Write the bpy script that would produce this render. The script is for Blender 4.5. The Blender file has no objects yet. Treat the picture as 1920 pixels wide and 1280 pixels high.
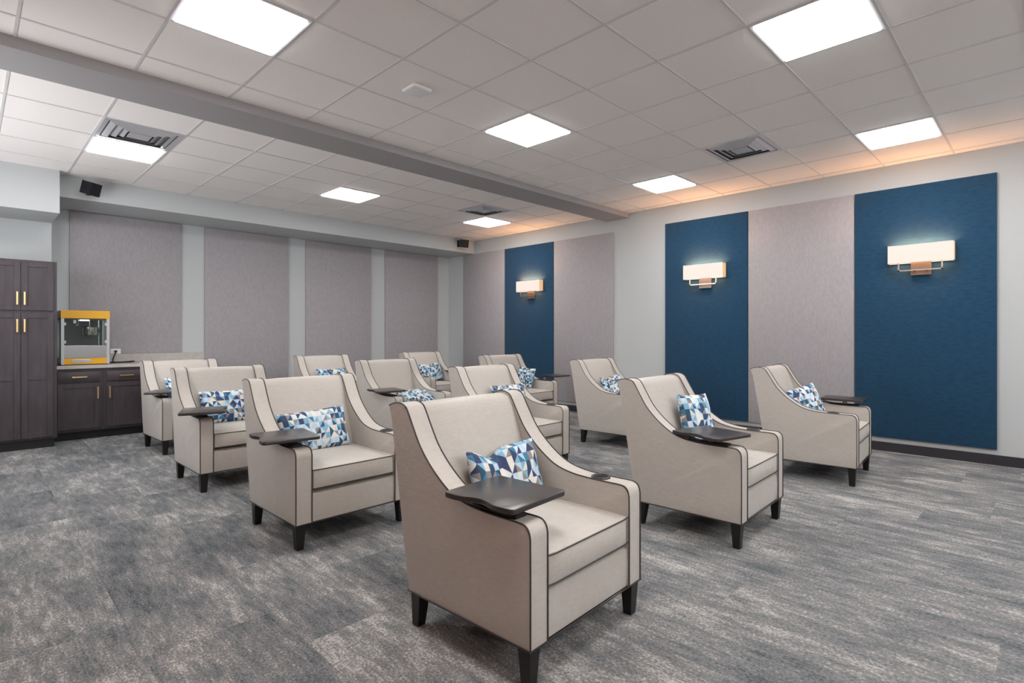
import bpy, bmesh, math, random
from mathutils import Vector, Matrix
R = math.radians
S = bpy.context.scene
COL = S.collection

# ------------------------------------------------------------------ camera, world, exposure
H = 3.153                      # ceiling height
HC = 1.301                     # camera height
XR = 7.07                      # right wall
XL = -0.80                     # left wall (outside the view)
YB = 9.17                      # back wall
YF = -3.6                      # unseen front end, left open high up to let fill light in
T = 0.6096                     # ceiling tile
GX, GY = 2.357 * T, 6.166 * T  # ceiling grid origin
cam_d = bpy.data.cameras.new('camera'); cam = bpy.data.objects.new('camera', cam_d); COL.objects.link(cam)
cam.location = (0, 0, HC); cam.rotation_euler = (R(90), 0, R(43.71 - 90))
cam_d.sensor_width = 36; cam_d.lens = 1016.8 / 1920 * 36
cam_d.shift_x = (960 - 995.9) / 1920; cam_d.shift_y = -14.5 / 1920; cam_d.clip_start = .02
S.camera = cam
wd = bpy.data.worlds.new('world'); S.world = wd; wd.use_nodes = True
wd.node_tree.nodes['Background'].inputs[0].default_value = (0.93, 0.96, 1.0, 1)
wd.node_tree.nodes['Background'].inputs[1].default_value = 4.2  # even fill light, enters through the added openings
S.view_settings.view_transform = 'Standard'; S.view_settings.look = 'None'
S.view_settings.gamma = 1; S.view_settings.use_curve_mapping = False
S.view_settings.exposure = 0.45
PANEL_E = 18.5                 # emission of the ceiling light lenses
SCONCE_UP, SCONCE_DN = 7.0, 1.6

# ------------------------------------------------------------------ materials
def nt(name):
    m = bpy.data.materials.new(name); m.use_nodes = True
    t = m.node_tree; b = t.nodes['Principled BSDF']
    return m, t, b
def N(t, k, **kw):
    n = t.nodes.new(k)
    for a, v in kw.items():
        if a.startswith('i_'): n.inputs[a[2:].replace('_', ' ')].default_value = v
        else: setattr(n, a, v)
    return n
def plain(name, c, rough=.5, metal=0, spec=.5, noise=0, nscale=40, bump=0, bscale=200, stretch=(1, 1, 1), coat=0):
    m, t, b = nt(name)
    b.inputs['Base Color'].default_value = (*c, 1); b.inputs['Roughness'].default_value = rough
    b.inputs['Metallic'].default_value = metal; b.inputs['Specular IOR Level'].default_value = spec
    b.inputs['Coat Weight'].default_value = coat
    if noise or bump:
        tc = N(t, 'ShaderNodeTexCoord'); mp = N(t, 'ShaderNodeMapping'); mp.inputs['Scale'].default_value = stretch
        t.links.new(tc.outputs['Object'], mp.inputs[0])
    if noise:
        nz = N(t, 'ShaderNodeTexNoise'); nz.inputs['Scale'].default_value = nscale; nz.inputs['Detail'].default_value = 4
        t.links.new(mp.outputs[0], nz.inputs[0])
        mr = N(t, 'ShaderNodeMapRange'); mr.inputs[1].default_value = .3; mr.inputs[2].default_value = .7
        mr.inputs[3].default_value = 1 - noise; mr.inputs[4].default_value = 1 + noise
        t.links.new(nz.outputs[0], mr.inputs[0])
        vm = N(t, 'ShaderNodeVectorMath', operation='SCALE'); vm.inputs[0].default_value = c
        t.links.new(mr.outputs[0], vm.inputs['Scale']); t.links.new(vm.outputs[0], b.inputs['Base Color'])
    if bump:
        nb = N(t, 'ShaderNodeTexNoise'); nb.inputs['Scale'].default_value = bscale; nb.inputs['Detail'].default_value = 3
        t.links.new(mp.outputs[0], nb.inputs[0])
        bp = N(t, 'ShaderNodeBump'); bp.inputs['Strength'].default_value = bump; bp.inputs['Distance'].default_value = .002
        t.links.new(nb.outputs[0], bp.inputs['Height']); t.links.new(bp.outputs[0], b.inputs['Normal'])
    return m
def emit(name, c, s):
    m, t, b = nt(name)
    b.inputs['Base Color'].default_value = (.8, .8, .8, 1)
    b.inputs['Emission Color'].default_value = (*c, 1); b.inputs['Emission Strength'].default_value = s
    return m

M_wall = plain('wall_paint', (.53, .55, .553), .75, bump=.15, bscale=300)
M_ceil = plain('ceiling_tile', (.92, .875, .845), .9, noise=.02, nscale=90, bump=.2, bscale=260)
M_tee = plain('ceiling_tee', (.70, .675, .67), .4)
M_grey = plain('grey_panel_fabric', (.385, .362, .375), .95, noise=.07, nscale=60, bump=.5, bscale=500, stretch=(1, 1, .35))
M_blue = plain('blue_panel_fabric', (.006, .050, .108), .95, noise=.16, nscale=45, bump=.5, bscale=500, stretch=(1, .35, 1))
M_beam = plain('shaded_beam_grey', (.36, .345, .345), .7)  # darker than the wall grey: shade of the underside put into the colour
M_left = plain('warm_brown_wallcovering', (.26, .11, .05), .8)
M_base = plain('baseboard_vinyl', (.03, .028, .034), .5)
M_fab = plain('upholstery', (.535, .495, .448), .46, noise=.045, nscale=26, bump=.35, bscale=60, stretch=(1, 1, 5), spec=.45)
t_ = M_fab.node_tree; b_ = t_.nodes['Principled BSDF']
tc_ = t_.nodes['Texture Coordinate']; n2 = N(t_, 'ShaderNodeTexNoise'); n2.inputs['Scale'].default_value = 5.5; n2.inputs['Detail'].default_value = 3
t_.links.new(tc_.outputs['Object'], n2.inputs[0])
b2 = N(t_, 'ShaderNodeBump'); b2.inputs['Strength'].default_value = .5; b2.inputs['Distance'].default_value = .016
t_.links.new(n2.outputs[0], b2.inputs['Height']); t_.links.new(b2.outputs[0], t_.nodes['Bump'].inputs['Normal'])
M_fab.node_tree.nodes['Principled BSDF'].inputs['Sheen Weight'].default_value = .15
M_pipe = plain('piping', (.045, .038, .036), .5)
M_leg = plain('espresso_wood', (.007, .005, .005), .4)
M_tab = plain('tablet_laminate', (.040, .034, .033), .30, noise=.1, nscale=30, stretch=(1, 8, 1), spec=.6)
M_blk = plain('black_plastic', (.006, .0055, .008), .42)
M_cab = plain('stained_maple', (.052, .041, .048), .42, noise=.22, nscale=9, stretch=(2.2, 2.2, .35), bump=.08, bscale=60)
M_cabd = plain('cabinet_shadow_edge', (.03, .024, .028), .5)
M_toe = plain('toe_kick', (.012, .011, .014), .5)
M_top = plain('laminate_counter', (.47, .44, .41), .35, noise=.09, nscale=14)
M_gold = plain('brushed_gold', (.80, .58, .28), .3, 1)
M_steel = plain('stainless', (.38, .375, .38), .26, 1, noise=.06, nscale=20, stretch=(1, 1, 12))
M_alum = plain('aluminium', (.50, .50, .51), .45, .5)
M_chrome = plain('kettle_steel', (.80, .77, .70), .14, 1)
M_yel = plain('popcorn_yellow', (.78, .40, .012), .4)
M_dark = plain('machine_back', (.085, .080, .090), .5, 0)
M_white = plain('white_plastic', (.82, .82, .82), .4)
M_vent = plain('vent_metal', (.66, .66, .69), .32, .5)
M_ventd = plain('vent_dark', (.13, .13, .14), .7)
M_nick = plain('brushed_nickel', (.72, .66, .58), .28, 1)
M_brz = plain('bronze_plate', (.26, .20, .17), .35, .85)
M_frame = plain('light_frame', (.75, .75, .77), .35, .2)
M_lens = emit('light_lens', (1, .985, .975), PANEL_E)
M_bulb = emit('machine_lamp', (1, .97, .93), 5)
M_shade = emit('sconce_shade', (1, .84, .76), .62); M_shade.node_tree.nodes['Principled BSDF'].inputs['Base Color'].default_value = (.14, .12, .10, 1)
M_end = emit('sconce_shade_end', (1, .55, .24), .62); M_end.node_tree.nodes['Principled BSDF'].inputs['Base Color'].default_value = (.14, .12, .10, 1)
M_glass, t_, b_ = nt('thin_glass')
tr = N(t_, 'ShaderNodeBsdfTransparent'); tr.inputs[0].default_value = (.90, .95, .93, 1)
gl = N(t_, 'ShaderNodeBsdfGlossy'); gl.inputs['Roughness'].default_value = .03
mx = N(t_, 'ShaderNodeMixShader'); mx.inputs[0].default_value = .035
t_.links.new(tr.outputs[0], mx.inputs[1]); t_.links.new(gl.outputs[0], mx.inputs[2])
t_.links.new(mx.outputs[0], t_.nodes['Material Output'].inputs[0])

for mm_, sw in ((M_blue, .22), (M_grey, .1)):
    q_ = mm_.node_tree.nodes['Principled BSDF'].inputs; q_['Sheen Weight'].default_value = sw; q_['Sheen Roughness'].default_value = .45
def carpet():
    m, t, b = nt('plank_carpet'); L = t.links.new
    b.inputs['Roughness'].default_value = .95; b.inputs['Specular IOR Level'].default_value = .15
    tc = N(t, 'ShaderNodeTexCoord')
    def noise(sc, scale, det, rough=.6, off=None):
        mp = N(t, 'ShaderNodeMapping'); mp.inputs['Scale'].default_value = sc
        L(tc.outputs['Object'], mp.inputs[0])
        src = mp.outputs[0]
        if off is not None:
            ad = N(t, 'ShaderNodeVectorMath', operation='ADD'); L(src, ad.inputs[0]); L(off, ad.inputs[1]); src = ad.outputs[0]
        n = N(t, 'ShaderNodeTexNoise'); n.inputs['Scale'].default_value = scale
        n.inputs['Detail'].default_value = det; n.inputs['Roughness'].default_value = rough
        L(src, n.inputs[0]); return n.outputs[0]
    # planks 0.5 m wide, 1 m long, staggered: each one gets its own offset into the yarn pattern
    sp = N(t, 'ShaderNodeSeparateXYZ'); L(tc.outputs['Object'], sp.inputs[0])
    def mth(op, a, bb=None):
        n = N(t, 'ShaderNodeMath', operation=op)
        for i, v in enumerate((a, bb)):
            if v is None: continue
            if isinstance(v, (int, float)): n.inputs[i].default_value = v
            else: L(v, n.inputs[i])
        return n.outputs[0]
    col = mth('FLOOR', mth('DIVIDE', sp.outputs[0], .5))
    row = mth('FLOOR', mth('ADD', mth('DIVIDE', sp.outputs[1], 1.0), mth('MULTIPLY', col, .37)))
    cb = N(t, 'ShaderNodeCombineXYZ'); L(col, cb.inputs[0]); L(row, cb.inputs[1])
    wn = N(t, 'ShaderNodeTexWhiteNoise'); wn.noise_dimensions = '2D'; L(cb.outputs[0], wn.inputs[0])
    offv = N(t, 'ShaderNodeVectorMath', operation='SCALE'); L(wn.outputs['Color'], offv.inputs[0]); offv.inputs['Scale'].default_value = 9
    a = noise((3.0, 1.0, 1), 1.6, 6, .72, offv.outputs[0])     # big soft patches, drawn out along the plank
    c2 = noise((26, 4.5, 1), 1.3, 6, .75, offv.outputs[0])      # streaks
    c3 = noise((1, .6, 1), 120, 2, .65)                         # yarn speckle
    c4 = noise((.5, .5, 1), 1.1, 2)
    s = mth('ADD', mth('MULTIPLY', a, .56), mth('MULTIPLY', c2, .40))
    s = mth('ADD', s, mth('MULTIPLY', c3, .46))
    s = mth('ADD', s, mth('MULTIPLY', wn.outputs[0], .05))
    s = mth('ADD', s, mth('MULTIPLY', c4, .08))
    rp = N(t, 'ShaderNodeValToRGB'); e = rp.color_ramp.elements
    e[0].position = .60; e[0].color = (.055, .066, .076, 1)
    e[1].position = .92; e[1].color = (.52, .50, .485, 1)
    k = e.new(.72); k.color = (.148, .158, .166, 1)
    k = e.new(.82); k.color = (.245, .240, .235, 1)
    L(s, rp.inputs[0]); L(rp.outputs[0], b.inputs['Base Color'])
    bp = N(t, 'ShaderNodeBump'); bp.inputs['Strength'].default_value = .5; bp.inputs['Distance'].default_value = .004
    L(c3, bp.inputs['Height']); L(bp.outputs[0], b.inputs['Normal'])
    return m
M_carpet = carpet()

def pillow_mat():
    m, t, b = nt('triangle_print'); L = t.links.new
    b.inputs['Roughness'].default_value = .8
    uv = N(t, 'ShaderNodeUVMap'); uv.uv_map = 'UVMap'
    sp = N(t, 'ShaderNodeSeparateXYZ'); L(uv.outputs[0], sp.inputs[0])
    def mth(op, a, bb=None):
        n = N(t, 'ShaderNodeMath', operation=op)
        for i, v in enumerate((a, bb)):
            if v is None: continue
            if isinstance(v, (int, float)): n.inputs[i].default_value = v
            else: L(v, n.inputs[i])
        return n.outputs[0]
    x = mth('MULTIPLY', sp.outputs[0], 1 / .034); y = mth('MULTIPLY', sp.outputs[1], 1 / .043)
    # a gentle skew, as the print has
    fx0 = mth('FLOOR', x); fy0 = mth('FLOOR', y)
    fx = mth('FRACT', x); fy = mth('FRACT', y)
    par = mth('FLOORED_MODULO', mth('ADD', fx0, fy0), 2)
    # alternate diagonal direction per cell -> diamonds and triangles
    fxa = mth('ADD', mth('MULTIPLY', fx, mth('SUBTRACT', 1, par)), mth('MULTIPLY', mth('SUBTRACT', 1, fx), par))
    tri = mth('GREATER_THAN', fxa, fy)
    cb = N(t, 'ShaderNodeCombineXYZ'); L(fx0, cb.inputs[0]); L(fy0, cb.inputs[1]); L(tri, cb.inputs[2])
    wn = N(t, 'ShaderNodeTexWhiteNoise'); wn.noise_dimensions = '3D'; L(cb.outputs[0], wn.inputs[0])
    rp = N(t, 'ShaderNodeValToRGB'); rp.color_ramp.interpolation = 'CONSTANT'; e = rp.color_ramp.elements
    cols = [(0, (.76, .74, .68)), (.20, (.50, .64, .78)), (.34, (.24, .46, .63)), (.47, (.62, .72, .80)), (.58, (.035, .055, .14)),
            (.72, (.025, .085, .15)), (.82, (.045, .20, .32)), (.90, (.28, .245, .225))]
    e[0].position = 0; e[0].color = (*cols[0][1], 1); e[1].position = cols[1][0]; e[1].color = (*cols[1][1], 1)
    for p, c in cols[2:]:
        k = e.new(p); k.color = (*c, 1)
    L(wn.outputs[0], rp.inputs[0]); L(rp.outputs[0], b.inputs['Base Color'])
    return m
M_pil = pillow_mat()

# ------------------------------------------------------------------ helpers
def obj(name, bm, mat, parent=None, smooth=None, loc=None):
    me = bpy.data.meshes.new(name); bmesh.ops.recalc_face_normals(bm, faces=bm.faces); bm.to_mesh(me); bm.free()
    for mm in (mat if isinstance(mat, (list, tuple)) else [mat]): me.materials.append(mm)
    if smooth:
        for p in me.polygons: p.use_smooth = True
        me.set_sharp_from_angle(angle=R(smooth))
    o = bpy.data.objects.new(name, me); COL.objects.link(o)
    if parent: o.parent = parent
    if loc: o.location = loc
    return o
def box(bm, x0, x1, y0, y1, z0, z1, bev=0, seg=2, mi=0):
    r = bmesh.ops.create_cube(bm, size=1)
    vs = r['verts']
    for v in vs: v.co = Vector(((x0 + x1) / 2 + v.co.x * (x1 - x0), (y0 + y1) / 2 + v.co.y * (y1 - y0), (z0 + z1) / 2 + v.co.z * (z1 - z0)))
    fs = set(f for v in vs for f in v.link_faces)
    for f in fs: f.material_index = mi
    if bev:
        es = list(set(e for v in vs for e in v.link_edges))
        bmesh.ops.bevel(bm, geom=es, offset=bev, segments=seg, affect='EDGES', profile=.5, clamp_overlap=True)
def bx(*a, **k):
    bm = bmesh.new(); box(bm, *a, **k); return bm
def smooth_path(pts, n=6):
    out = []
    P = [Vector(p) for p in pts]
    for i in range(len(P) - 1):
        p0 = P[max(i - 1, 0)]; p1 = P[i]; p2 = P[i + 1]; p3 = P[min(i + 2, len(P) - 1)]
        for k in range(n):
            u = k / n
            out.append(.5 * ((2 * p1) + (p2 - p0) * u + (2 * p0 - 5 * p1 + 4 * p2 - p3) * u * u + (3 * p1 - p0 - 3 * p2 + p3) * u ** 3))
    out.append(P[-1]); return out
def tube(bm, pts, r, n=6, cap=True, closed=False):
    pts = [Vector(p) for p in pts]; rings = []
    up = Vector((1, 0, 0)); m = len(pts)
    prev = None
    for i, p in enumerate(pts):
        if closed: d = pts[(i + 1) % m] - pts[i - 1]
        else: d = pts[min(i + 1, m - 1)] - pts[max(i - 1, 0)]
        if d.length < 1e-9: d = Vector((0, 0, 1))
        d.normalize()
        if prev is None:
            a = d.orthogonal().normalized()
        else:
            a = prev - d * prev.dot(d)
            a = a.normalized() if a.length > 1e-6 else d.orthogonal().normalized()
        prev = a; b = d.cross(a)
        rings.append([bm.verts.new(p + (a * math.cos(2 * math.pi * k / n) + b * math.sin(2 * math.pi * k / n)) * r) for k in range(n)])
    for i in range(m if closed else m - 1):
        A, B = rings[i], rings[(i + 1) % m]
        for k in range(n): bm.faces.new((A[k], A[(k + 1) % n], B[(k + 1) % n], B[k]))
    if cap and not closed:
        bm.faces.new(rings[0][::-1]); bm.faces.new(rings[-1])
def lathe(bm, prof, n=24, cx=0, cy=0):
    rings = [[bm.verts.new((cx + r * math.cos(2 * math.pi * k / n), cy + r * math.sin(2 * math.pi * k / n), z)) for k in range(n)] for r, z in prof]
    for A, B in zip(rings, rings[1:]):
        for k in range(n): bm.faces.new((A[k], A[(k + 1) % n], B[(k + 1) % n], B[k]))
    bm.faces.new(rings[0][::-1]); bm.faces.new(rings[-1])
def extr_x(bm, prof, x0, x1, bev=.01, seg=2):
    """prof: list of (y,z), closed; extruded along x with a rounded rim"""
    A = [bm.verts.new((x0, y, z)) for y, z in prof]; B = [bm.verts.new((x1, y, z)) for y, z in prof]
    n = len(prof); f0 = bm.faces.new(A); f1 = bm.faces.new(B[::-1])
    for i in range(n): bm.faces.new((A[i], B[i], B[(i + 1) % n], A[(i + 1) % n]))
    if bev:
        es = list(f0.edges) + list(f1.edges)
        bmesh.ops.bevel(bm, geom=es, offset=bev, segments=seg, affect='EDGES', profile=.5, clamp_overlap=False)
def extr_z(bm, prof, z0, z1, bev=0, seg=2):
    A = [bm.verts.new((x, y, z0)) for x, y in prof]; B = [bm.verts.new((x, y, z1)) for x, y in prof]
    n = len(prof); f0 = bm.faces.new(A[::-1]); f1 = bm.faces.new(B)
    for i in range(n): bm.faces.new((A[i], A[(i + 1) % n], B[(i + 1) % n], B[i]))
    if bev: bmesh.ops.bevel(bm, geom=list(f0.edges) + list(f1.edges), offset=bev, segments=seg, affect='EDGES', profile=.5)
def tag(o, label=None, cat=None, group=None, kind=None):
    if label: o['label'] = label
    if cat: o['category'] = cat
    if group: o['group'] = group
    if kind: o['kind'] = kind
    return o
def thing(name, loc, rz, label, cat, group=None):
    o = bpy.data.objects.new(name, None); COL.objects.link(o); o.empty_display_size = .1
    o.location = loc; o.rotation_euler = (0, 0, rz); return tag(o, label, cat, group)
def struct(name, bm, mat, label=None, parent=None, smooth=None):
    o = obj(name, bm, mat, parent, smooth); o['kind'] = 'structure'
    if label: o['label'] = label; 
    return o
def copy_tree(o, parent=None):
    c = o.copy(); COL.objects.link(c); c.parent = parent
    for ch in [q for q in COL.objects if q.parent == o]: copy_tree(ch, c)
    return c

# ------------------------------------------------------------------ room shell
struct('floor', bx(XL - .1, XR + .1, YF, YB + .1, -.05, 0), M_carpet)
bm = bmesh.new(); box(bm, XL - .1, XR + .1, YF, YB + .1, H + .004, H + .06)
ceil_o = struct('ceiling', bm, M_ceil)
bm = bmesh.new()
w = .0085
tx = [GX + i * T for i in range(-3, 10)]
NEAR = [GY + j * T for j in range(-12, 2)]
FAR = [GY + (j + .42) * T for j in range(3, 8)]
B0, B1 = 4.67, 5.10            # the dropped beam
for x in tx:
    box(bm, x - w, x + w, YF, B0, H, H + .004); box(bm, x - w, x + w, B1, 8.34, H, H + .004)
for y in NEAR:
    if y < B0: box(bm, XL, XR, y - w, y + w, H + .0004, H + .004)
for y in FAR:
    if B1 < y < 8.34: box(bm, XL, XR, y - w, y + w, H + .0004, H + .004)
g = obj('tee_grid', bm, M_tee, ceil_o); g['label'] = 'pale metal tee grid'
struct('wall_right', bx(XR, XR + .1, YF, YB + .1, 0, H + .004), M_wall)
struct('wall_back', bx(XL, XR, YB, YB + .1, 0, H + .004), M_wall)
WY0, WY1, WZ0, WZ1 = 4.4, 8.0, 1.30, 2.60     # opening added in the unseen left wall so world light reaches the ceiling
bm = bmesh.new()
box(bm, XL - .1, XL, YF, WY0, 0, H + .004); box(bm, XL - .1, XL, WY1, YB + .1, 0, H + .004)
box(bm, XL - .1, XL, WY0, WY1, 0, WZ0); box(bm, XL - .1, XL, WY0, WY1, WZ1, H + .004)
struct('wall_left', bm, M_left)
struct('wall_front', bx(XL, XR, YF, YF + .1, 0, 2.35), M_wall)   # unseen wall; the gap above it is added to light the ceiling
struct('wall_back_recess', bx(XL, .75, 8.93, YB, 0, 2.67), M_wall)
struct('trim_1', bx(XL, XR, B0, B1, H - .072, H + .004), M_beam)                 # ceiling beam
struct('trim_2', bx(.753, XR, 8.34, YB, 2.90, H + .004), M_wall)                 # soffit along the back wall
struct('trim_3', bx(XL, .753, 8.133, YB, 2.67, H + .004), M_wall)                # deeper bulkhead over the cabinets
struct('baseboard_right', bx(XR - .008, XR, YF, YB, 0, .10), M_base)
struct('baseboard_back', bx(2.52, XR - .008, YB - .008, YB, 0, .10), M_base)
struct('baseboard_left', bx(XL, XL + .008, YF, 8.9, 0, .10), M_base)

# ------------------------------------------------------------------ fabric wall panels
def wpanel(x0, x1, y0, y1, z0, z1, mat, label, group, name='wall_panel'):
    o = obj(name, bx(x0, x1, y0, y1, z0, z1, bev=.004), mat, None, 40)
    tag(o, label, 'wall panel', group)
PT = .028
for y0, y1, mm, lab in (
    (7.43, 8.65, M_grey, 'grey fabric wall panel in the far corner, left of the farthest blue panel'),
    (6.20, 7.42, M_blue, 'farthest blue fabric wall panel, nearest the back corner, behind the smallest lit sconce'),
    (4.955, 6.19, M_grey, 'grey fabric wall panel just right of the farthest blue panel'),
    (2.84, 4.04, M_blue, 'middle blue fabric wall panel carrying the middle sconce'),
    (1.62, 2.83, M_grey, 'grey fabric wall panel between the middle and the nearest blue panels'),
    (.375, 1.61, M_blue, 'widest, nearest blue fabric wall panel at the right, carrying the biggest sconce')):
    wpanel(XR - PT, XR, y0, y1, .155, 2.895, mm, lab, 'fabric panels on the sconce wall')
for x0, x1, z0, lab in (
    (.943, 2.189, 1.03, 'wide grey fabric panel on the back wall behind the popcorn machine'),
    (2.493, 3.731, .155, 'grey fabric panel on the back wall, second from the cabinets'),
    (4.018, 5.253, .155, 'grey fabric panel on the back wall, third from the cabinets'),
    (5.545, 6.766, .155, 'narrowest-looking grey fabric panel on the back wall, nearest the far corner')):
    wpanel(x0, x1, YB - PT, YB, z0, 2.895, M_grey, lab, 'grey fabric panels on the back wall')

# ------------------------------------------------------------------ ceiling lights
def make_light(cx, cy, label):
    t = thing('ceiling_light', (cx, cy, H), 0, label, 'ceiling light', 'square flat ceiling lights')
    a = .297; c = .272
    bm = bmesh.new()
    for q in ((-a, a, -a, -c), (-a, a, c, a), (-a, -c, -c, c), (c, a, -c, c)): box(bm, *q, -.005, .0035, bev=.001, seg=1)
    obj('frame', bm, M_frame, t); obj('diffuser', bx(-c, c, -c, c, -.012, .0035), M_lens, t)
    return t
def cell(i, j): return GX + (i + .5) * T, GY + (j + .5) * T
for i, j, lab in (
    (-1, -1, 'lit square ceiling light, large at the top left, cut by the frame edge'),
    (3, -1, 'lit diamond-looking square ceiling light in the middle of the near ceiling'),
    (7, -1, 'lit square ceiling light just right of where the beam meets the sconce wall'),
    (3, -5, 'lit square ceiling light near the camera, largest at the top right'),
    (7, -5, 'lit square ceiling light above the nearest blue panel at the right'),
    (-1, 4.42 , 'lit square ceiling light beyond the beam, beside the far left ceiling vent'),
    (3, 4.42, 'lit square ceiling light beyond the beam, middle one of three'),
    (7, 4.42, 'lit square ceiling light beyond the beam, nearest the far corner'),
    (-1, -5, 'lit square ceiling light above the camera position'), (-1, -9, 'lit square ceiling light by the brown wall behind the camera'),
    (3, -9, 'lit square ceiling light mid ceiling behind the camera'), (7, -9, 'lit square ceiling light by the sconce wall behind the camera')):
    make_light(*cell(i, j), lab)

def make_vent(cx, cy, label, sx=.29, sy=.29):
    t = thing('ceiling_vent', (cx, cy, H), 0, label, 'ceiling vent', 'square metal ceiling diffusers')
    a = .297
    bm = bmesh.new(); c = .262
    for q in ((-a, a, -a, -c), (-a, a, c, a), (-a, -c, -c, c), (c, a, -c, c)): box(bm, *q, -.004, .0035)
    obj('frame', bm, M_vent, t)
    obj('duct_plate', bx(-c, c, -c, c, .001, .0035), M_ventd, t)
    for r0, r1 in ((.245, .205), (.190, .150), (.135, .10)):    # sloping louvre rings
        bm = bmesh.new(); vs = []
        for r, z in ((r0, .001), (r1, -.016), (r1 + .004, -.017), (r0 + .004, .001)):
            vs.append([bm.verts.new((sx_ * r, sy_ * r, z)) for sx_, sy_ in ((-1, -1), (1, -1), (1, 1), (-1, 1))])
        for k in range(4):
            A, B = vs[k], vs[(k + 1) % 4]
            for q in range(4): bm.faces.new((A[q], A[(q + 1) % 4], B[(q + 1) % 4], B[q]))
        obj('louvre', bm, M_vent, t)
    obj('centre_plate', bx(-.085, .085, -.085, .085, -.014, -.010), M_vent, t)
make_vent(*cell(-1, 3.42), 'square metal ceiling vent at far left, touching a lit ceiling light')
make_vent(*cell(6, 3.42), 'small-looking square ceiling vent above the light nearest the far corner')
make_vent(*cell(6, -3), 'shiny square ceiling vent in the near ceiling between two lights above the sconce wall')

bm = bmesh.new(); box(bm, -.085, .085, -.085, .085, -.032, 0, bev=.018, seg=3)
o = obj('ceiling_sensor', bm, M_white, None, 50, (GX + 1.53 * T, GY - .49 * T, H + .0035))
tag(o, 'small rounded square white sensor on a ceiling tile before the beam', 'sensor')

# ------------------------------------------------------------------ wall sconces
def make_sconce(x, y, label, sgn=-1):
    """sgn -1: mounted on the right wall, facing -x"""
    t = thing('wall_sconce', (x, y, 0), 0, label, 'wall lamp', 'lit rectangular wall sconces')
    s = sgn
    def b(xa, xb, *r, **k): return bx(min(s * xa, s * xb), max(s * xa, s * xb), *r, **k)
    obj('back_plate', b(0, .025, -.09, .09, 1.925, 2.115, bev=.002), M_brz, t)
    bm = bmesh.new(); hw = .285; th = .004; zb, zt = 2.057, 2.247
    def bb(xa, xb, *r): box(bm, min(s * xa, s * xb), max(s * xa, s * xb), *r)
    bb(.105, .11, -hw, hw, zb, zt); bb(.011, .015, -hw, hw, zb, zt)
    sh = obj('lamp_shade', bm, M_shade, t)
    for e0 in (-hw, hw - th):
        bm = bmesh.new(); bb(.015, .105, e0, e0 + th, zb, zt); obj('shade_end', bm, M_end, sh)
    bm = bmesh.new(); hw = .287
    for z0, z1 in ((2.0545, 2.0575), (2.2465, 2.2495)):
        bb(.102, .112, -hw, hw, z0, z1); bb(.012, .112, -hw, -hw + .006, z0, z1); bb(.012, .112, hw - .006, hw, z0, z1)
    obj('shade_trim', bm, M_nick, t)
    bm = bmesh.new()
    bb(.085, .10, -.195, -.181, 1.968, 2.056); bb(.085, .10, .181, .195, 1.968, 2.056); bb(.085, .10, -.195, .195, 1.968, 1.982)
    bb(.02, .09, -.06, -.048, 1.968, 1.980); bb(.02, .09, .048, .06, 1.968, 1.980)
    obj('bracket', bm, M_nick, t)
    for nm, z, e, rx in (('up_glow', 2.20, SCONCE_UP, 180), ('down_glow', 2.10, SCONCE_DN, 0)):
        l = bpy.data.lights.new(nm, 'AREA'); l.shape = 'RECTANGLE'; l.size = .06; l.size_y = .5; l.energy = e; l.color = (1, .52, .24)
        lo = bpy.data.objects.new(nm, l); COL.objects.link(lo); lo.parent = t; lo.location = (s * .06, 0, z); lo.rotation_euler = (R(rx), 0, 0)
make_sconce(XR - PT, .986, 'lit white sconce on the nearest blue panel, biggest and rightmost')
make_sconce(XR - PT, 3.41, 'lit white sconce on the middle blue panel')
make_sconce(XR - PT, 6.72, 'lit white sconce on the farthest blue panel, smallest of the three')
for y, lab in ((.99, 'unseen lit sconce on the brown wall beside the camera'), (-1.4, 'unseen lit sconce on the brown wall behind the camera')):
    make_sconce(XL, y, lab, 1)  # unseen sconces, put in for the warm light from the left

# ------------------------------------------------------------------ speakers on the soffit
def make_speaker(x, y, z, rz, rx, label):
    t = thing('wall_speaker', (x, y, z), 0, label, 'speaker', 'small black speakers on the soffit')
    obj('mounting_plate', bx(-.022, .022, .10, .115, -.06, .075, bev=.003), M_blk, t)
    bm = bmesh.new(); tube(bm, [(0, .105, 0), (0, .06, 0), (0, .03, -.01)], .012, 8); obj('swivel', bm, M_blk, t, 40)
    bm = bmesh.new()
    pr = [(-.070, -.07), (.070, -.07), (.056, .07), (-.056, .07)]
    extr_z(bm, pr, -.075, .075, .006)
    c = obj('speaker_cabinet', bm, M_blk, t, 40)
    c.rotation_euler = (R(rx), 0, R(rz)); c.location = (0, -.06, -.01)
    gb = bx(-.064, .064, -.075, -.0695, -.069, .069, bev=.002)
    gm = obj('grille', gb, M_blk, c)
    bm = bmesh.new(); tube(bm, smooth_path([(-.05, .108, .02), (-.06, .11, .07), (-.045, .108, .125)]), .003); obj('cable', bm, M_blk, t)
make_speaker(1.03, 8.225, 3.02, 38, 16, 'small black speaker on the soffit at far left above the popcorn machine')
make_speaker(6.66, 8.225, 3.05, -8, 10, 'small black speaker on the soffit near the far right corner')

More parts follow.
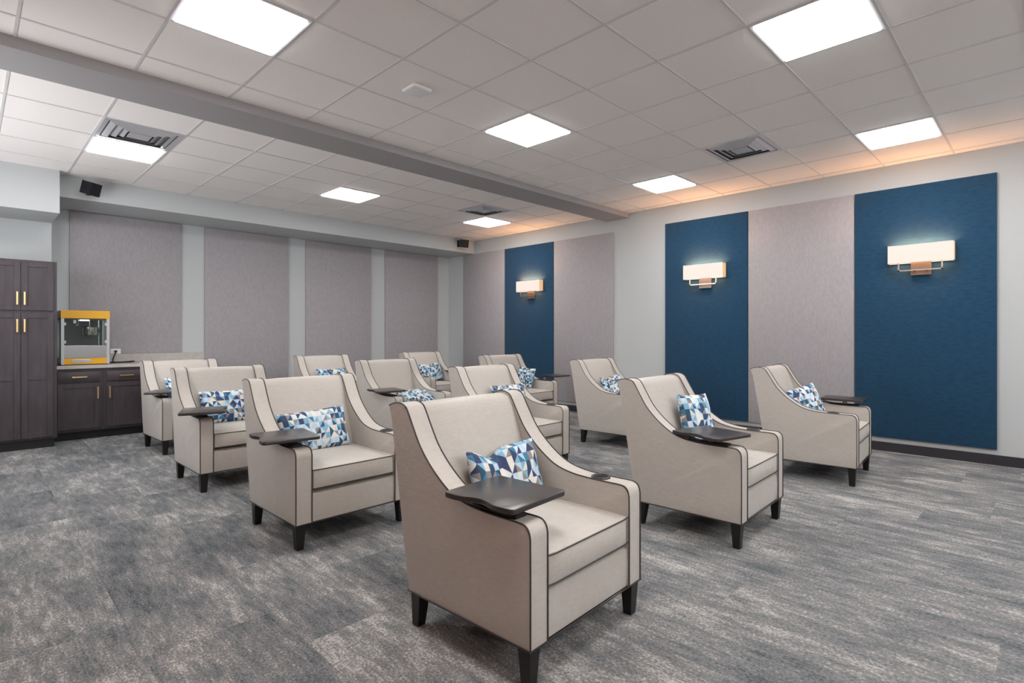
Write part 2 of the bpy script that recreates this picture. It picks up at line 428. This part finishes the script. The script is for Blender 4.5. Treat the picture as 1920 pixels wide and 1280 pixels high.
# ------------------------------------------------------------------ cabinets
def handle(parent, x, z, yf, vertical=True, ln=.145):
    bm = bmesh.new(); h = ln / 2
    if vertical:
        box(bm, x - .0075, x + .0075, yf - .034, yf - .026, z - h, z + h, bev=.002)
        box(bm, x - .0075, x + .0075, yf - .027, yf, z - h, z - h + .014); box(bm, x - .0075, x + .0075, yf - .027, yf, z + h - .014, z + h)
    else:
        box(bm, x - h, x + h, yf - .034, yf - .026, z - .0075, z + .0075, bev=.002)
        box(bm, x - h, x - h + .014, yf - .027, yf, z - .0075, z + .0075); box(bm, x + h - .014, x + h, yf - .027, yf, z - .0075, z + .0075)
    o = obj('handle', bm, M_gold, parent); o['label'] = 'brushed gold bar handle'
def shaker(parent, x0, x1, z0, z1, yf, rail=.055, mid=None, name='door'):
    """door slab front at yf; raised rails and stiles, recessed panel"""
    bm = bmesh.new(); d = .019; r = rail
    box(bm, x0, x0 + r, yf, yf + d, z0, z1, bev=.0015, seg=1); box(bm, x1 - r, x1, yf, yf + d, z0, z1, bev=.0015, seg=1)
    box(bm, x0 + r, x1 - r, yf, yf + d, z0, z0 + r, bev=.0015, seg=1); box(bm, x0 + r, x1 - r, yf, yf + d, z1 - r, z1, bev=.0015, seg=1)
    if mid: box(bm, x0 + r, x1 - r, yf, yf + d, mid - r / 2, mid + r / 2, bev=.0015, seg=1)
    box(bm, x0 + r, x1 - r, yf + .009, yf + d, z0 + r, z1 - r)
    return obj(name, bm, M_cab, parent)
YT = 8.26
t = thing('tall_cabinet', (.44, YT + .02, 0), 0, 'tall dark-stained four-door pantry cabinet at the far left edge', 'cabinet')
def rel(o, ox, oy): 
    for v in o.data.vertices: v.co.x -= ox; v.co.y -= oy
    return o
TX0, TX1 = .135, .742
parts = [obj('body', bx(TX0, TX1, YT + .02, 8.92, .105, 2.127), M_cab, t),
         obj('toe_kick', bx(TX0 + .01, TX1 - .02, YT + .055, 8.9, 0, .105), M_toe, t)]
for x0, x1, s in ((.165, .4355, 1), (.4395, .711, -1)):
    for z0, z1, hz, mid in ((1.563, 2.105, 1.695, None), (.128, 1.532, 1.39, .808)):
        d = shaker(t, x0, x1, z0, z1, YT, mid=mid); parts.append(d)
        hx = (x1 - .028) if s > 0 else (x0 + .028)
        handle(d, hx, hz, YT)
        parts.append([c for c in COL.objects if c.parent == d][0])
for p in parts: rel(p, .44, YT + .02)

YC = 8.56
def base_unit(x0, x1, xs, label, hs):
    cx = (x0 + x1) / 2
    t = thing('base_cabinet', (cx, YC + .02, 0), 0, label, 'cabinet', 'dark base cabinets under the counter')
    ps = [obj('body', bx(x0, x1, YC + .02, YB - .006, .105, .872), M_cab, t), obj('toe_kick', bx(x0, x1, YC + .09, YB - .02, 0, .105), M_toe, t)]
    n = len(xs)
    for (a, b), h in zip(xs, hs):
        bm = bx(a, b, YC, YC + .019, .708, .835, bev=.003, seg=2); d = obj('drawer', bm, M_cab, t, 40); handle(d, (a + b) / 2, .772, YC, False)
        ps += [d, [c for c in COL.objects if c.parent == d][0]]
        d = shaker(t, a, b, .137, .690, YC); handle(d, b - .028 if h > 0 else a + .028, .57, YC)
        ps += [d, [c for c in COL.objects if c.parent == d][0]]
    for p in ps: rel(p, cx, YC + .02)
base_unit(.752, 1.208, [(.772, 1.178)], 'dark base cabinet directly under the popcorn machine', [1])
base_unit(1.210, 1.668, [(1.240, 1.645)], 'dark base cabinet right of the one under the popcorn machine, beside the far left armchair', [-1])
base_unit(1.670, 2.485, [(1.695, 2.07), (2.08, 2.46)], 'dark base cabinet hidden behind the far left armchair', [1, -1])
t = obj('countertop', bx(.755, 2.49, YC - .02, YB - .003, .874, .914, bev=.003), M_top); tag(t, 'pale beige laminate countertop on the dark base cabinets', 'countertop')
o = obj('backsplash', bx(.755, 2.49, YB - PT - .004, YB - .002, .915, 1.028, bev=.002), M_top); tag(o, 'low pale beige laminate backsplash strip along the wall above the countertop', 'backsplash')
o = obj('wall_outlet', bx(1.362, 1.475, YB - PT - .009, YB - PT - .0015, 1.03, 1.098, bev=.002), M_white); tag(o, 'white wall outlet beside the popcorn machine', 'outlet')
obj('socket', bx(1.40, 1.437, YB - PT - .011, YB - PT - .0085, 1.05, 1.078, bev=.002), M_white, o)
bm = bmesh.new()
tube(bm, smooth_path([(1.417, 9.105, 1.062), (1.410, 9.07, 1.045), (1.385, 9.05, .99), (1.372, 9.0, .93), (1.45, 8.98, .922), (1.58, 8.99, .930),
     (1.585, 8.95, .930), (1.50, 8.90, .926), (1.40, 8.92, .926), (1.30, 8.95, .926)]), .008, 6)
tube(bm, smooth_path([(1.30, 8.90, .926), (1.42, 8.86, .926), (1.55, 8.90, .926), (1.57, 8.95, .926)]), .008, 6)
box(bm, 1.402, 1.432, 9.095, 9.129, 1.050, 1.078, bev=.005)
o = obj('power_cord', bm, M_blk, None, 50); tag(o, 'black power cord looped on the counter and plugged into the outlet', 'cord')

# popcorn machine
px0, px1, pf, pb = .812, 1.281, 8.645, 9.06; z0 = .918
pm = thing('popcorn_machine', ((px0 + px1) / 2, (pf + pb) / 2, z0), 0, 'yellow and stainless popcorn machine standing on the counter', 'popcorn machine')
ps = []
bm = bmesh.new(); box(bm, px0 + .012, px1 - .012, pf + .012, pb - .01, z0 - .004, z0 + .008); ps.append(obj('foot_plate', bm, M_blk, pm))
ps.append(obj('canopy', bx(px0 - .002, px1 + .002, pf, pb, 1.49, 1.586, bev=.003), M_alum, pm)); cn = ps[-1]
ps.append(obj('canopy_front', bx(px0 - .004, px1 + .004, pf - .006, pf, 1.49, 1.588, bev=.002), M_yel, cn)); ps[-1]['label'] = 'yellow front of the canopy'
bm = bmesh.new()
pw = .030
box(bm, px0, px0 + pw, pf, pf + .03, z0 + .006, 1.49); box(bm, px1 - pw, px1, pf, pf + .03, z0 + .006, 1.49)
box(bm, px0, px0 + .02, pb - .02, pb, z0 + .006, 1.49); box(bm, px1 - .02, px1, pb - .02, pb, z0 + .006, 1.49)
ps.append(obj('corner_posts', bm, M_alum, pm))
bm = bmesh.new(); box(bm, px0 + .002, px1 - .002, pf + .03, pb, z0 + .006, 1.0); ps.append(obj('base', bm, M_steel, pm))
o = obj('base_band', bx(px0 + pw, px1 - pw, pf + .002, pf + .03, z0 + .008, 1.0, bev=.001), M_yel, pm); o['label'] = 'yellow lower front band'; ps.append(o)
bm = bmesh.new(); box(bm, .915, 1.10, pf - .004, pf + .004, .945, .985, bev=.002); box(bm, .935, 1.08, pf - .012, pf - .003, .968, .978, bev=.002)
ps.append(obj('drawer_pull', bm, M_alum, pm))
o = obj('lower_door', bx(px0 + pw, px1 - pw, pf + .004, pf + .010, 1.002, 1.155, bev=.001), M_steel, pm); ps.append(o)
o = obj('front_glass', bx(px0 + pw, px1 - pw, pf + .008, pf + .011, 1.157, 1.486), M_glass, pm); ps.append(o)
for xa in (px0 + .003, px1 - .006):
    ps.append(obj('side_glass', bx(xa, xa + .003, pf + .03, pb - .02, 1.0, 1.49), M_glass, pm))
ps.append(obj('back_panel', bx(px0 + .02, px1 - .02, pb - .012, pb - .004, 1.0, 1.49), M_dark, pm))
ps.append(obj('ceiling_plate', bx(px0 + .01, px1 - .01, pf + .02, pb, 1.476, 1.489), M_dark, pm))
ps.append(obj('lamp', bx(1.0, 1.085, pf + .05, pf + .11, 1.462, 1.476, bev=.003), M_bulb, pm))
bm = bmesh.new(); lathe(bm, [(.01, 1.285), (.075, 1.285), (.078, 1.29), (.078, 1.375), (.085, 1.378), (.085, 1.383), (.07, 1.392), (.03, 1.40), (.005, 1.402)], 28, 1.11, 8.86)
k = obj('kettle', bm, M_chrome, pm, 40); k['label'] = 'round polished kettle'; ps.append(k)
bm = bmesh.new(); tube(bm, [(1.185, 8.86, 1.34), (1.215, 8.86, 1.34)], .008); box(bm, 1.196, 1.22, 8.85, 8.87, 1.32, 1.36, bev=.004); kh = obj('kettle_handle', bm, M_blk, k); ps.append(kh)
bm = bmesh.new(); tube(bm, [(1.205, 8.88, 1.0), (1.205, 8.88, 1.48)], .010, 8); tube(bm, [(1.11, 8.86, 1.40), (1.11, 8.86, 1.478)], .004); ps.append(obj('support_rod', bm, M_steel, pm, 40))
bm = bmesh.new(); tube(bm, [(.985, 8.74, 1.478), (.985, 8.74, 1.42), (.975, 8.74, 1.408), (.962, 8.735, 1.405)], .006, 8); box(bm, .935, .965, 8.73, 8.77, 1.43, 1.478); ps.append(obj('crank', bm, M_steel, pm, 40))
bm = bmesh.new()
for zz in (1.20, 1.42):
    for xx in (px0 + pw - .002, px1 - pw - .018): box(bm, xx, xx + .020, pf + .001, pf + .007, zz - .018, zz + .018, bev=.002)
ps.append(obj('door_hinges', bm, M_alum, pm))
for p in ps:
    for v in p.data.vertices: v.co -= Vector(((px0 + px1) / 2, (pf + pb) / 2, z0))

# ------------------------------------------------------------------ armchairs
CW = .78                       # overall width; front at y = -.36
YO = -.36
top_prof = [(.0, .56), (.006, .585), (.022, .602), (.05, .607), (.12, .607), (.206, .608), (.31, .614), (.40, .632), (.47, .663), (.56, .727), (.636, .803),
            (.690, .885), (.730, .952), (.752, .975), (.79, .985), (.835, .981), (.872, .968)]
def arm_profile():
    p = [(0, .155), (0, .30), (0, .45)] + [tuple(q) for q in [(v.x, v.y) for v in smooth_path([(a, b, 0) for a, b in top_prof], 3)]]
    p += [(.868, .955), (.85, .90), (.80, .62), (.755, .35), (.722, .155)]
    return [(y + YO, z) for y, z in p]
def band_path(x, off=.001, dz=0):
    pts = [(0 - off, .157), (0 - off, .30), (0 - off, .45)] + [(v.x, v.y) for v in smooth_path([(a, b, 0) for a, b in top_prof], 4)]
    out = []
    for i, (y, z) in enumerate(pts):
        a = pts[max(i - 1, 0)]; b = pts[min(i + 1, len(pts) - 1)]
        dy, dz_ = b[0] - a[0], b[1] - a[1]; l = math.hypot(dy, dz_) or 1
        out.append((x, y + YO - dz_ / l * off, z + dy / l * off))
    return out
def leg_bm(x, y, tx_, ty_):
    bm = bmesh.new(); a, b = .031, .021
    lo = [(x + tx_ + sx * b, y + ty_ + sy * b, 0) for sx, sy in ((-1, -1), (1, -1), (1, 1), (-1, 1))]
    hi = [(x + sx * a, y + sy * a, .158) for sx, sy in ((-1, -1), (1, -1), (1, 1), (-1, 1))]
    L = [bm.verts.new(q) for q in lo]; Hh = [bm.verts.new(q) for q in hi]
    bm.faces.new(L[::-1]); bm.faces.new(Hh)
    for k in range(4): bm.faces.new((L[k], L[(k + 1) % 4], Hh[(k + 1) % 4], Hh[k]))
    bmesh.ops.bevel(bm, geom=list(bm.edges), offset=.002, segments=1, affect='EDGES')
    return bm
def cushion_bm(x0, x1, y0, y1, z0, z1, crown=.018, nx=14, ny=14, r=.022):
    """rounded soft box, crowned on top"""
    bm = bmesh.new(); box(bm, x0, x1, y0, y1, z0, z1)
    bmesh.ops.subdivide_edges(bm, edges=list(bm.edges), cuts=9, use_grid_fill=True)
    cx, cy, cz = (x0 + x1) / 2, (y0 + y1) / 2, (z0 + z1) / 2; hx, hy, hz = (x1 - x0) / 2, (y1 - y0) / 2, (z1 - z0) / 2
    for v in bm.verts:
        u, w_, t_ = (v.co.x - cx) / hx, (v.co.y - cy) / hy, (v.co.z - cz) / hz
        v.co.z += (crown if t_ > 0 else -crown * .1) * (1 - u ** 4) * (1 - w_ ** 4) * abs(t_)
        # front face swells a little between its two piped edges
        bul = (1 - t_ ** 2)
        if w_ < 0: v.co.y -= .010 * bul * (1 - u ** 6) * abs(w_) ** 3
        # rounded vertical corners
        k = max(0, abs(u) - .9) / .1; k2 = max(0, abs(w_) - .9) / .1
        v.co.x -= math.copysign(.010 * k2, u) * (abs(u) > .98); v.co.y -= math.copysign(.008 * k, w_) * (abs(w_) > .98)
    return bm
M_ring = plain('cup_ring', (.055, .053, .055), .3)
M_cup_shade = plain('cup_hollow_shade', (.002, .002, .002), .9)
def build_chair():
    ch = thing('armchair', (0, 0, 0), 0, 'x', 'armchair')
    hw = CW / 2; aw = .102
    for s in (-1, 1):
        bm = bmesh.new(); xa, xb = (-hw, -hw + aw) if s < 0 else (hw - aw, hw)
        extr_x(bm, arm_profile(), xa, xb, bev=.007, seg=2)
        a = obj('arm', bm, M_fab, ch, 35)
        bm = bmesh.new(); tube(bm, band_path(xa + .002), .0036, 6); tube(bm, band_path(xb - .002), .0036, 6)
        obj('piping', bm, M_pipe, a, 60)
    # inside back between the wings
    bi = hw - aw - .001
    fr = [(.52, .30), (.565, .46), (.60, .58), (.642, .70), (.685, .82), (.722, .915), (.748, .957), (.785, .974), (.83, .972), (.866, .957)]
    fr = [(v.x, v.y) for v in smooth_path([(a, b, 0) for a, b in fr], 3)]
    bkp = [(.862, .945), (.845, .90), (.797, .62), (.752, .35), (.719, .158), (.60, .158), (.52, .20)]
    bm = bmesh.new(); nx = 14; rows = []
    nf = len(fr)
    for i in range(nx + 1):
        u = -1 + 2 * i / nx; x = bi * u; row_ = []
        for k, (y, z) in enumerate(fr + bkp):
            g_ = 0
            if k < nf:
                q = k / (nf - 1); g_ = .026 * (1 - abs(u) ** 4) * math.sin(math.pi * min(1, q * 1.02)) ** .6 if q < .98 else 0
                row_.append(bm.verts.new((x, y + YO - g_ * .85, z + g_ * .45)))
            else: row_.append(bm.verts.new((x, y + YO, z)))
        rows.append(row_)
    m = len(rows[0])
    for i in range(nx):
        for k in range(m): bm.faces.new((rows[i][k], rows[i][(k + 1) % m], rows[i + 1][(k + 1) % m], rows[i + 1][k]))
    bm.faces.new(rows[0]); bm.faces.new(rows[-1][::-1])
    obj('backrest', bm, M_fab, ch, 35)
    sc = obj('seat_cushion', cushion_bm(-bi, bi, YO - .002, YO + .60, .356, .474, crown=.020), M_fab, ch, 50)
    bm = bmesh.new(); n_ = 14
    for zz in (.470, .358):
        pts = []
        for k in range(n_ + 1):
            u = -1 + 2 * k / n_
            pts.append((bi * u * .992, YO - .005 + .006 * max(0, abs(u) - .9) / .1, zz))
        tube(bm, pts, .0032, 6)
    obj('piping', bm, M_pipe, sc, 60)
    bm = bmesh.new()
    extr_x(bm, [(YO + .010, .157), (YO + .006, .20), (YO + .005, .26), (YO + .010, .322), (YO + .03, .334), (YO + .70, .334), (YO + .70, .157)], -bi - .001, bi + .001, bev=0)
    sb = obj('seat_rail', bm, M_fab, ch, 35)
    bm = bmesh.new(); e = .003
    tube(bm, [(-hw - e, YO - e, .156), (hw + e, YO - e, .156), (hw + e, YO + .722 + e, .156), (-hw - e, YO + .722 + e, .156)], .0036, 6, closed=True)
    obj('piping', bm, M_pipe, sb, 60)
    obj('shade_sheet', bx(-hw + .01, hw - .01, YO + .01, YO + .71, .150, .157), M_blk, ch)  # black sheet added to deepen the shade under the chair
    for x, y, a, b in ((-hw + .036, YO + .036, 0, 0), (hw - .036, YO + .036, 0, 0), (-hw + .036, YO + .68, 0, .015), (hw - .036, YO + .68, 0, .015)):
        obj('leg', leg_bm(x, y, a, b), M_leg, ch)
    # swivel tablet on one arm (its own origin at the arm)
    ta = obj('tablet_arm', None or tablet_arm_bm(), M_leg, ch, 40); ta.location = (-hw + aw / 2, YO + .21, .607)
    tt = obj('tablet_top', tablet_bm(), M_tab, ta, 40)
    bm = bmesh.new(); lathe(bm, [(.016, .012), (.016, .022), (.022, .024), (.022, .032), (.014, .034), (.014, .046)], 16); obj('swivel_post', bm, M_steel, ta, 40)
    bm = bmesh.new(); lathe(bm, [(.001, .0015), (.034, .0015), (.036, .004), (.038, .008), (.044, .008), (.047, .003), (.047, -.004), (.001, -.004)], 28)
    cp = obj('cup_holder', bm, M_ring, ch, 50); cp.location = (hw - aw / 2, YO + .185, .6085)
    bm = bmesh.new(); lathe(bm, [(.001, .0018), (.033, .0018), (.033, .003), (.001, .003)], 24); obj('cup_shade_disc', bm, M_cup_shade, cp)  # flat black disc, the dark of the cup hollow put into its colour
    return ch
def tablet_arm_bm():
    bm = bmesh.new()
    pr = [(-.030, -.12), (.030, -.12), (.040, -.09), (.042, .02), (.034, .12), (.015, .155), (-.015, .155), (-.034, .12), (-.042, .02), (-.040, -.09)]
    extr_z(bm, pr, -.003, .014, .002)
    return bm
def tablet_bm():
    """0.33 x 0.38 board, one long side with a shallow inward curve"""
    bm = bmesh.new(); hx, hy, r = .165, .185, .022; pr = []
    def arc(cx, cy, a0):
        for k in range(5):
            a = R(a0 + 90 * k / 4); pr.append((cx + r * math.cos(a), cy + r * math.sin(a)))
    arc(hx - r, -hy + r, -90); arc(hx - r, hy - r, 0); arc(-hx + r, hy - r, 90)
    # concave long side at -x
    for k in range(1, 14):
        q = k / 14; y = (hy - r) + (-2 * hy + 2 * r) * q
        d = .030 * (math.sin(math.pi * max(0, min(1, (q - .18) / .62))) ** 2)
        pr.append((-hx + d, y))
    arc(-hx + r, -hy + r, 180)
    extr_z(bm, pr, .046, .066, .003, 2)
    return bm
proto = build_chair()
CH = {}
# key: left x, front y, rotation, tablet side (-1 = left in the photo), tablet rotation, tablet shift, label
chairs = [
 ('A', 1.405, 1.350, 2.5, -1, 2, (.05, .01), 'beige armchair nearest the camera, largest, with grey tablet on its left arm and creased pillow'),
 ('B', 1.360, 3.235, .5, -1, -8, (-.03, .0), 'beige armchair behind and left of the nearest one, its tablet overlapping a wide pillow'),
 ('C', 1.325, 4.990, .7, -1, 160, (.0, -.13), 'beige armchair third from the camera in the left column, pillow beside its tablet'),
 ('D', 1.460, 6.835, 2.5, -1, 150, (.04, -.02), 'beige armchair at the far left in front of the base cabinets'),
 ('E', 3.215, 1.335, 2.0, -1, -16, (.05, .02), 'beige armchair front of the middle column, brown-sheen tablet and upright pillow'),
 ('F', 3.245, 3.320, 1.5, -1, -5, (.0, 0), 'beige armchair right behind the nearest one, its tablet tip just showing'),
 ('G', 3.250, 5.150, 1.0, -1, -12, (.0, .05), 'beige armchair with tablet and pillow lying on its seat, middle column'),
 ('H', 3.250, 6.950, 0, -1, -5, (0, 0), 'beige armchair at the back behind the second left armchair, only top and pillow showing'),
 ('I', 5.215, 1.180, 4.0, 1, 0, (.06, .02), 'beige armchair at the far right before the nearest blue panel, tablet on its right arm'),
 ('J', 5.150, 3.360, 3.0, 1, 0, (.05, .02), 'beige armchair half hidden behind the middle front armchair, pillow with pinched middle'),
 ('K', 5.255, 5.200, 2.0, 1, -4, (.255, .02), 'beige armchair before the farthest blue panel, tablet jutting from its right arm'),
 ('L', 5.120, 7.100, 2.0, 1, 0, (.05, .02), 'small-looking beige armchair farthest back near the corner')]
tops = [c for c in chairs]
first = True
for key, xl, yf, rz, side, tr_, tsh, lab in chairs:
    c = proto if first else copy_tree(proto); first = False
    a = R(rz)
    off = Vector((CW / 2, .36, 0)); off.rotate(Matrix.Rotation(a, 3, 'Z'))
    c.location = (xl + off.x, yf + off.y, 0); c.rotation_euler = (0, 0, a)
    c['label'] = lab; c['group'] = 'beige armchairs in rows'
    CH[key] = c
    for q in [q for q in COL.objects if q.parent == c]:
        if q.name.startswith('tablet_arm'):
            q.location.x = side * abs(q.location.x)
            for p in [p for p in COL.objects if p.parent == q and p.name.startswith('tablet_top')]:
                p.rotation_euler = (0, 0, R(tr_ + (180 if side > 0 else 0))); p.location = (tsh[0], tsh[1], 0)
        if q.name.startswith('cup_holder'): q.location.x = -side * abs(q.location.x)

# ------------------------------------------------------------------ throw pillows
def pillow_bm(w_, h_, t_, uo, chop=0, fold=0, seed=1, nu=30, nv=22):
    bm = bmesh.new(); uvl = bm.loops.layers.uv.new('UVMap'); rnd = random.Random(seed)
    ph = [rnd.uniform(0, 6.28) for _ in range(6)]
    def pos(i, j, s):
        u = -1 + 2 * i / nu; v = -1 + 2 * j / nv
        x = u * w_ / 2 * (1 - .045 * (1 - v * v) * abs(u)); z = v * h_ / 2 * (1 - .055 * (1 - u * u) * abs(v))
        e = (max(0, 1 - abs(u) ** 2.6) * max(0, 1 - abs(v) ** 2.6)) ** .52
        y = s * t_ / 2 * e
        z_ = z
        if chop: # a dent pressed into the top edge
            g_ = math.exp(-((u - chop[1]) / .28) ** 2) * max(0, (v + .3) / 1.3) ** 2
            z_ -= chop[0] * g_; y *= 1 - .55 * g_
        if fold:
            y += -fold * abs(u) ** 1.5 + fold * .5
            y -= .02 * math.exp(-((u + .15) / .12) ** 2) * (1 if s < 0 else -1) * -1 * e
        y += s * .0035 * e * (math.sin(9 * u + ph[0] + 3 * v) + math.sin(7 * v + ph[1] - 4 * u))
        return Vector((x, y, z_)), ((u + 1) * w_ / 2, (v + 1) * h_ / 2)
    V = {}
    for s in (-1, 1):
        for i in range(nu + 1):
            for j in range(nv + 1):
                edge = i in (0, nu) or j in (0, nv)
                if s == 1 and edge: V[s, i, j] = V[-1, i, j]; continue
                co, uv = pos(i, j, s); V[s, i, j] = (bm.verts.new(co), uv)
        for i in range(nu):
            for j in range(nv):
                q = [V[s, i, j], V[s, i + 1, j], V[s, i + 1, j + 1], V[s, i, j + 1]]
                if s == 1: q = q[::-1]
                f = bm.faces.new([a[0] for a in q])
                for lp, a in zip(f.loops, q): lp[uvl].uv = (a[1][0] + uo[0] + (1 if s > 0 else 0), a[1][1] + uo[1])
    return bm
def pillow(key, x, z, y=.53, w_=.43, h_=.30, t_=.13, lean=18, roll=0, yaw=0, chop=0, fold=0, label=''):
    """x, y, z: centre in the chair's own frame (x from its left edge, y from its front)"""
    o = obj('throw_pillow', pillow_bm(w_, h_, t_, (ord(key) * .31 % 3, ord(key) * .17 % 2), chop, fold, ord(key)), M_pil, None, 80)
    c = CH[key]; p = Vector((x - CW / 2, y - .36, z)); p.rotate(Matrix.Rotation(c.rotation_euler.z, 3, 'Z'))
    o.location = c.location + p
    m = Matrix.Rotation(c.rotation_euler.z + R(yaw), 3, 'Z') @ Matrix.Rotation(R(-lean), 3, 'X') @ Matrix.Rotation(R(roll), 3, 'Y')
    o.rotation_euler = m.to_euler()
    tag(o, label, 'pillow', 'blue triangle-print throw pillows')
G = 'blue triangle-print pillow '
pillow('A', .425, .615, w_=.46, h_=.30, roll=0, chop=(.04, -.35), fold=.03, label=G + 'with a deep crease, in the nearest armchair')
pillow('B', .365, .618, w_=.50, h_=.30, roll=-3, label=G + 'wide and fully seen beside the tablet of the second left armchair')
pillow('C', .38, .628, w_=.46, h_=.31, roll=0, label=G + 'on the third armchair of the left column')
pillow('D', .40, .640, w_=.46, h_=.31, label=G + 'in the far left armchair, mostly hidden by its neighbour')
pillow('E', .48, .665, y=.50, w_=.30, h_=.41, roll=2, yaw=-18, label=G + 'standing upright on its short side in the middle front armchair')
pillow('F', .51, .655, w_=.46, h_=.30, label=G + 'peeking over the back of the nearest armchair')
pillow('G', .50, .535, y=.30, w_=.44, h_=.32, lean=62, label=G + 'lying nearly flat on the seat beside a tablet')
pillow('H', .42, .655, w_=.44, h_=.30, label=G + 'only its top strip showing, in the back middle armchair')
pillow('I', .275, .650, y=.46, w_=.39, h_=.32, roll=-12, yaw=-32, lean=20, label=G + 'leaning in the far right armchair')
pillow('J', .42, .635, w_=.46, h_=.31, roll=-3, chop=(.07, -.25), fold=.04, label=G + 'pinched in the middle, in the half hidden right armchair')
pillow('K', .58, .640, y=.46, w_=.27, h_=.32, yaw=-72, roll=6, label=G + 'turned sideways in the armchair before the farthest blue panel')
pillow('L', .42, .640, w_=.46, h_=.32, roll=-3, label=G + 'in the farthest armchair near the corner')
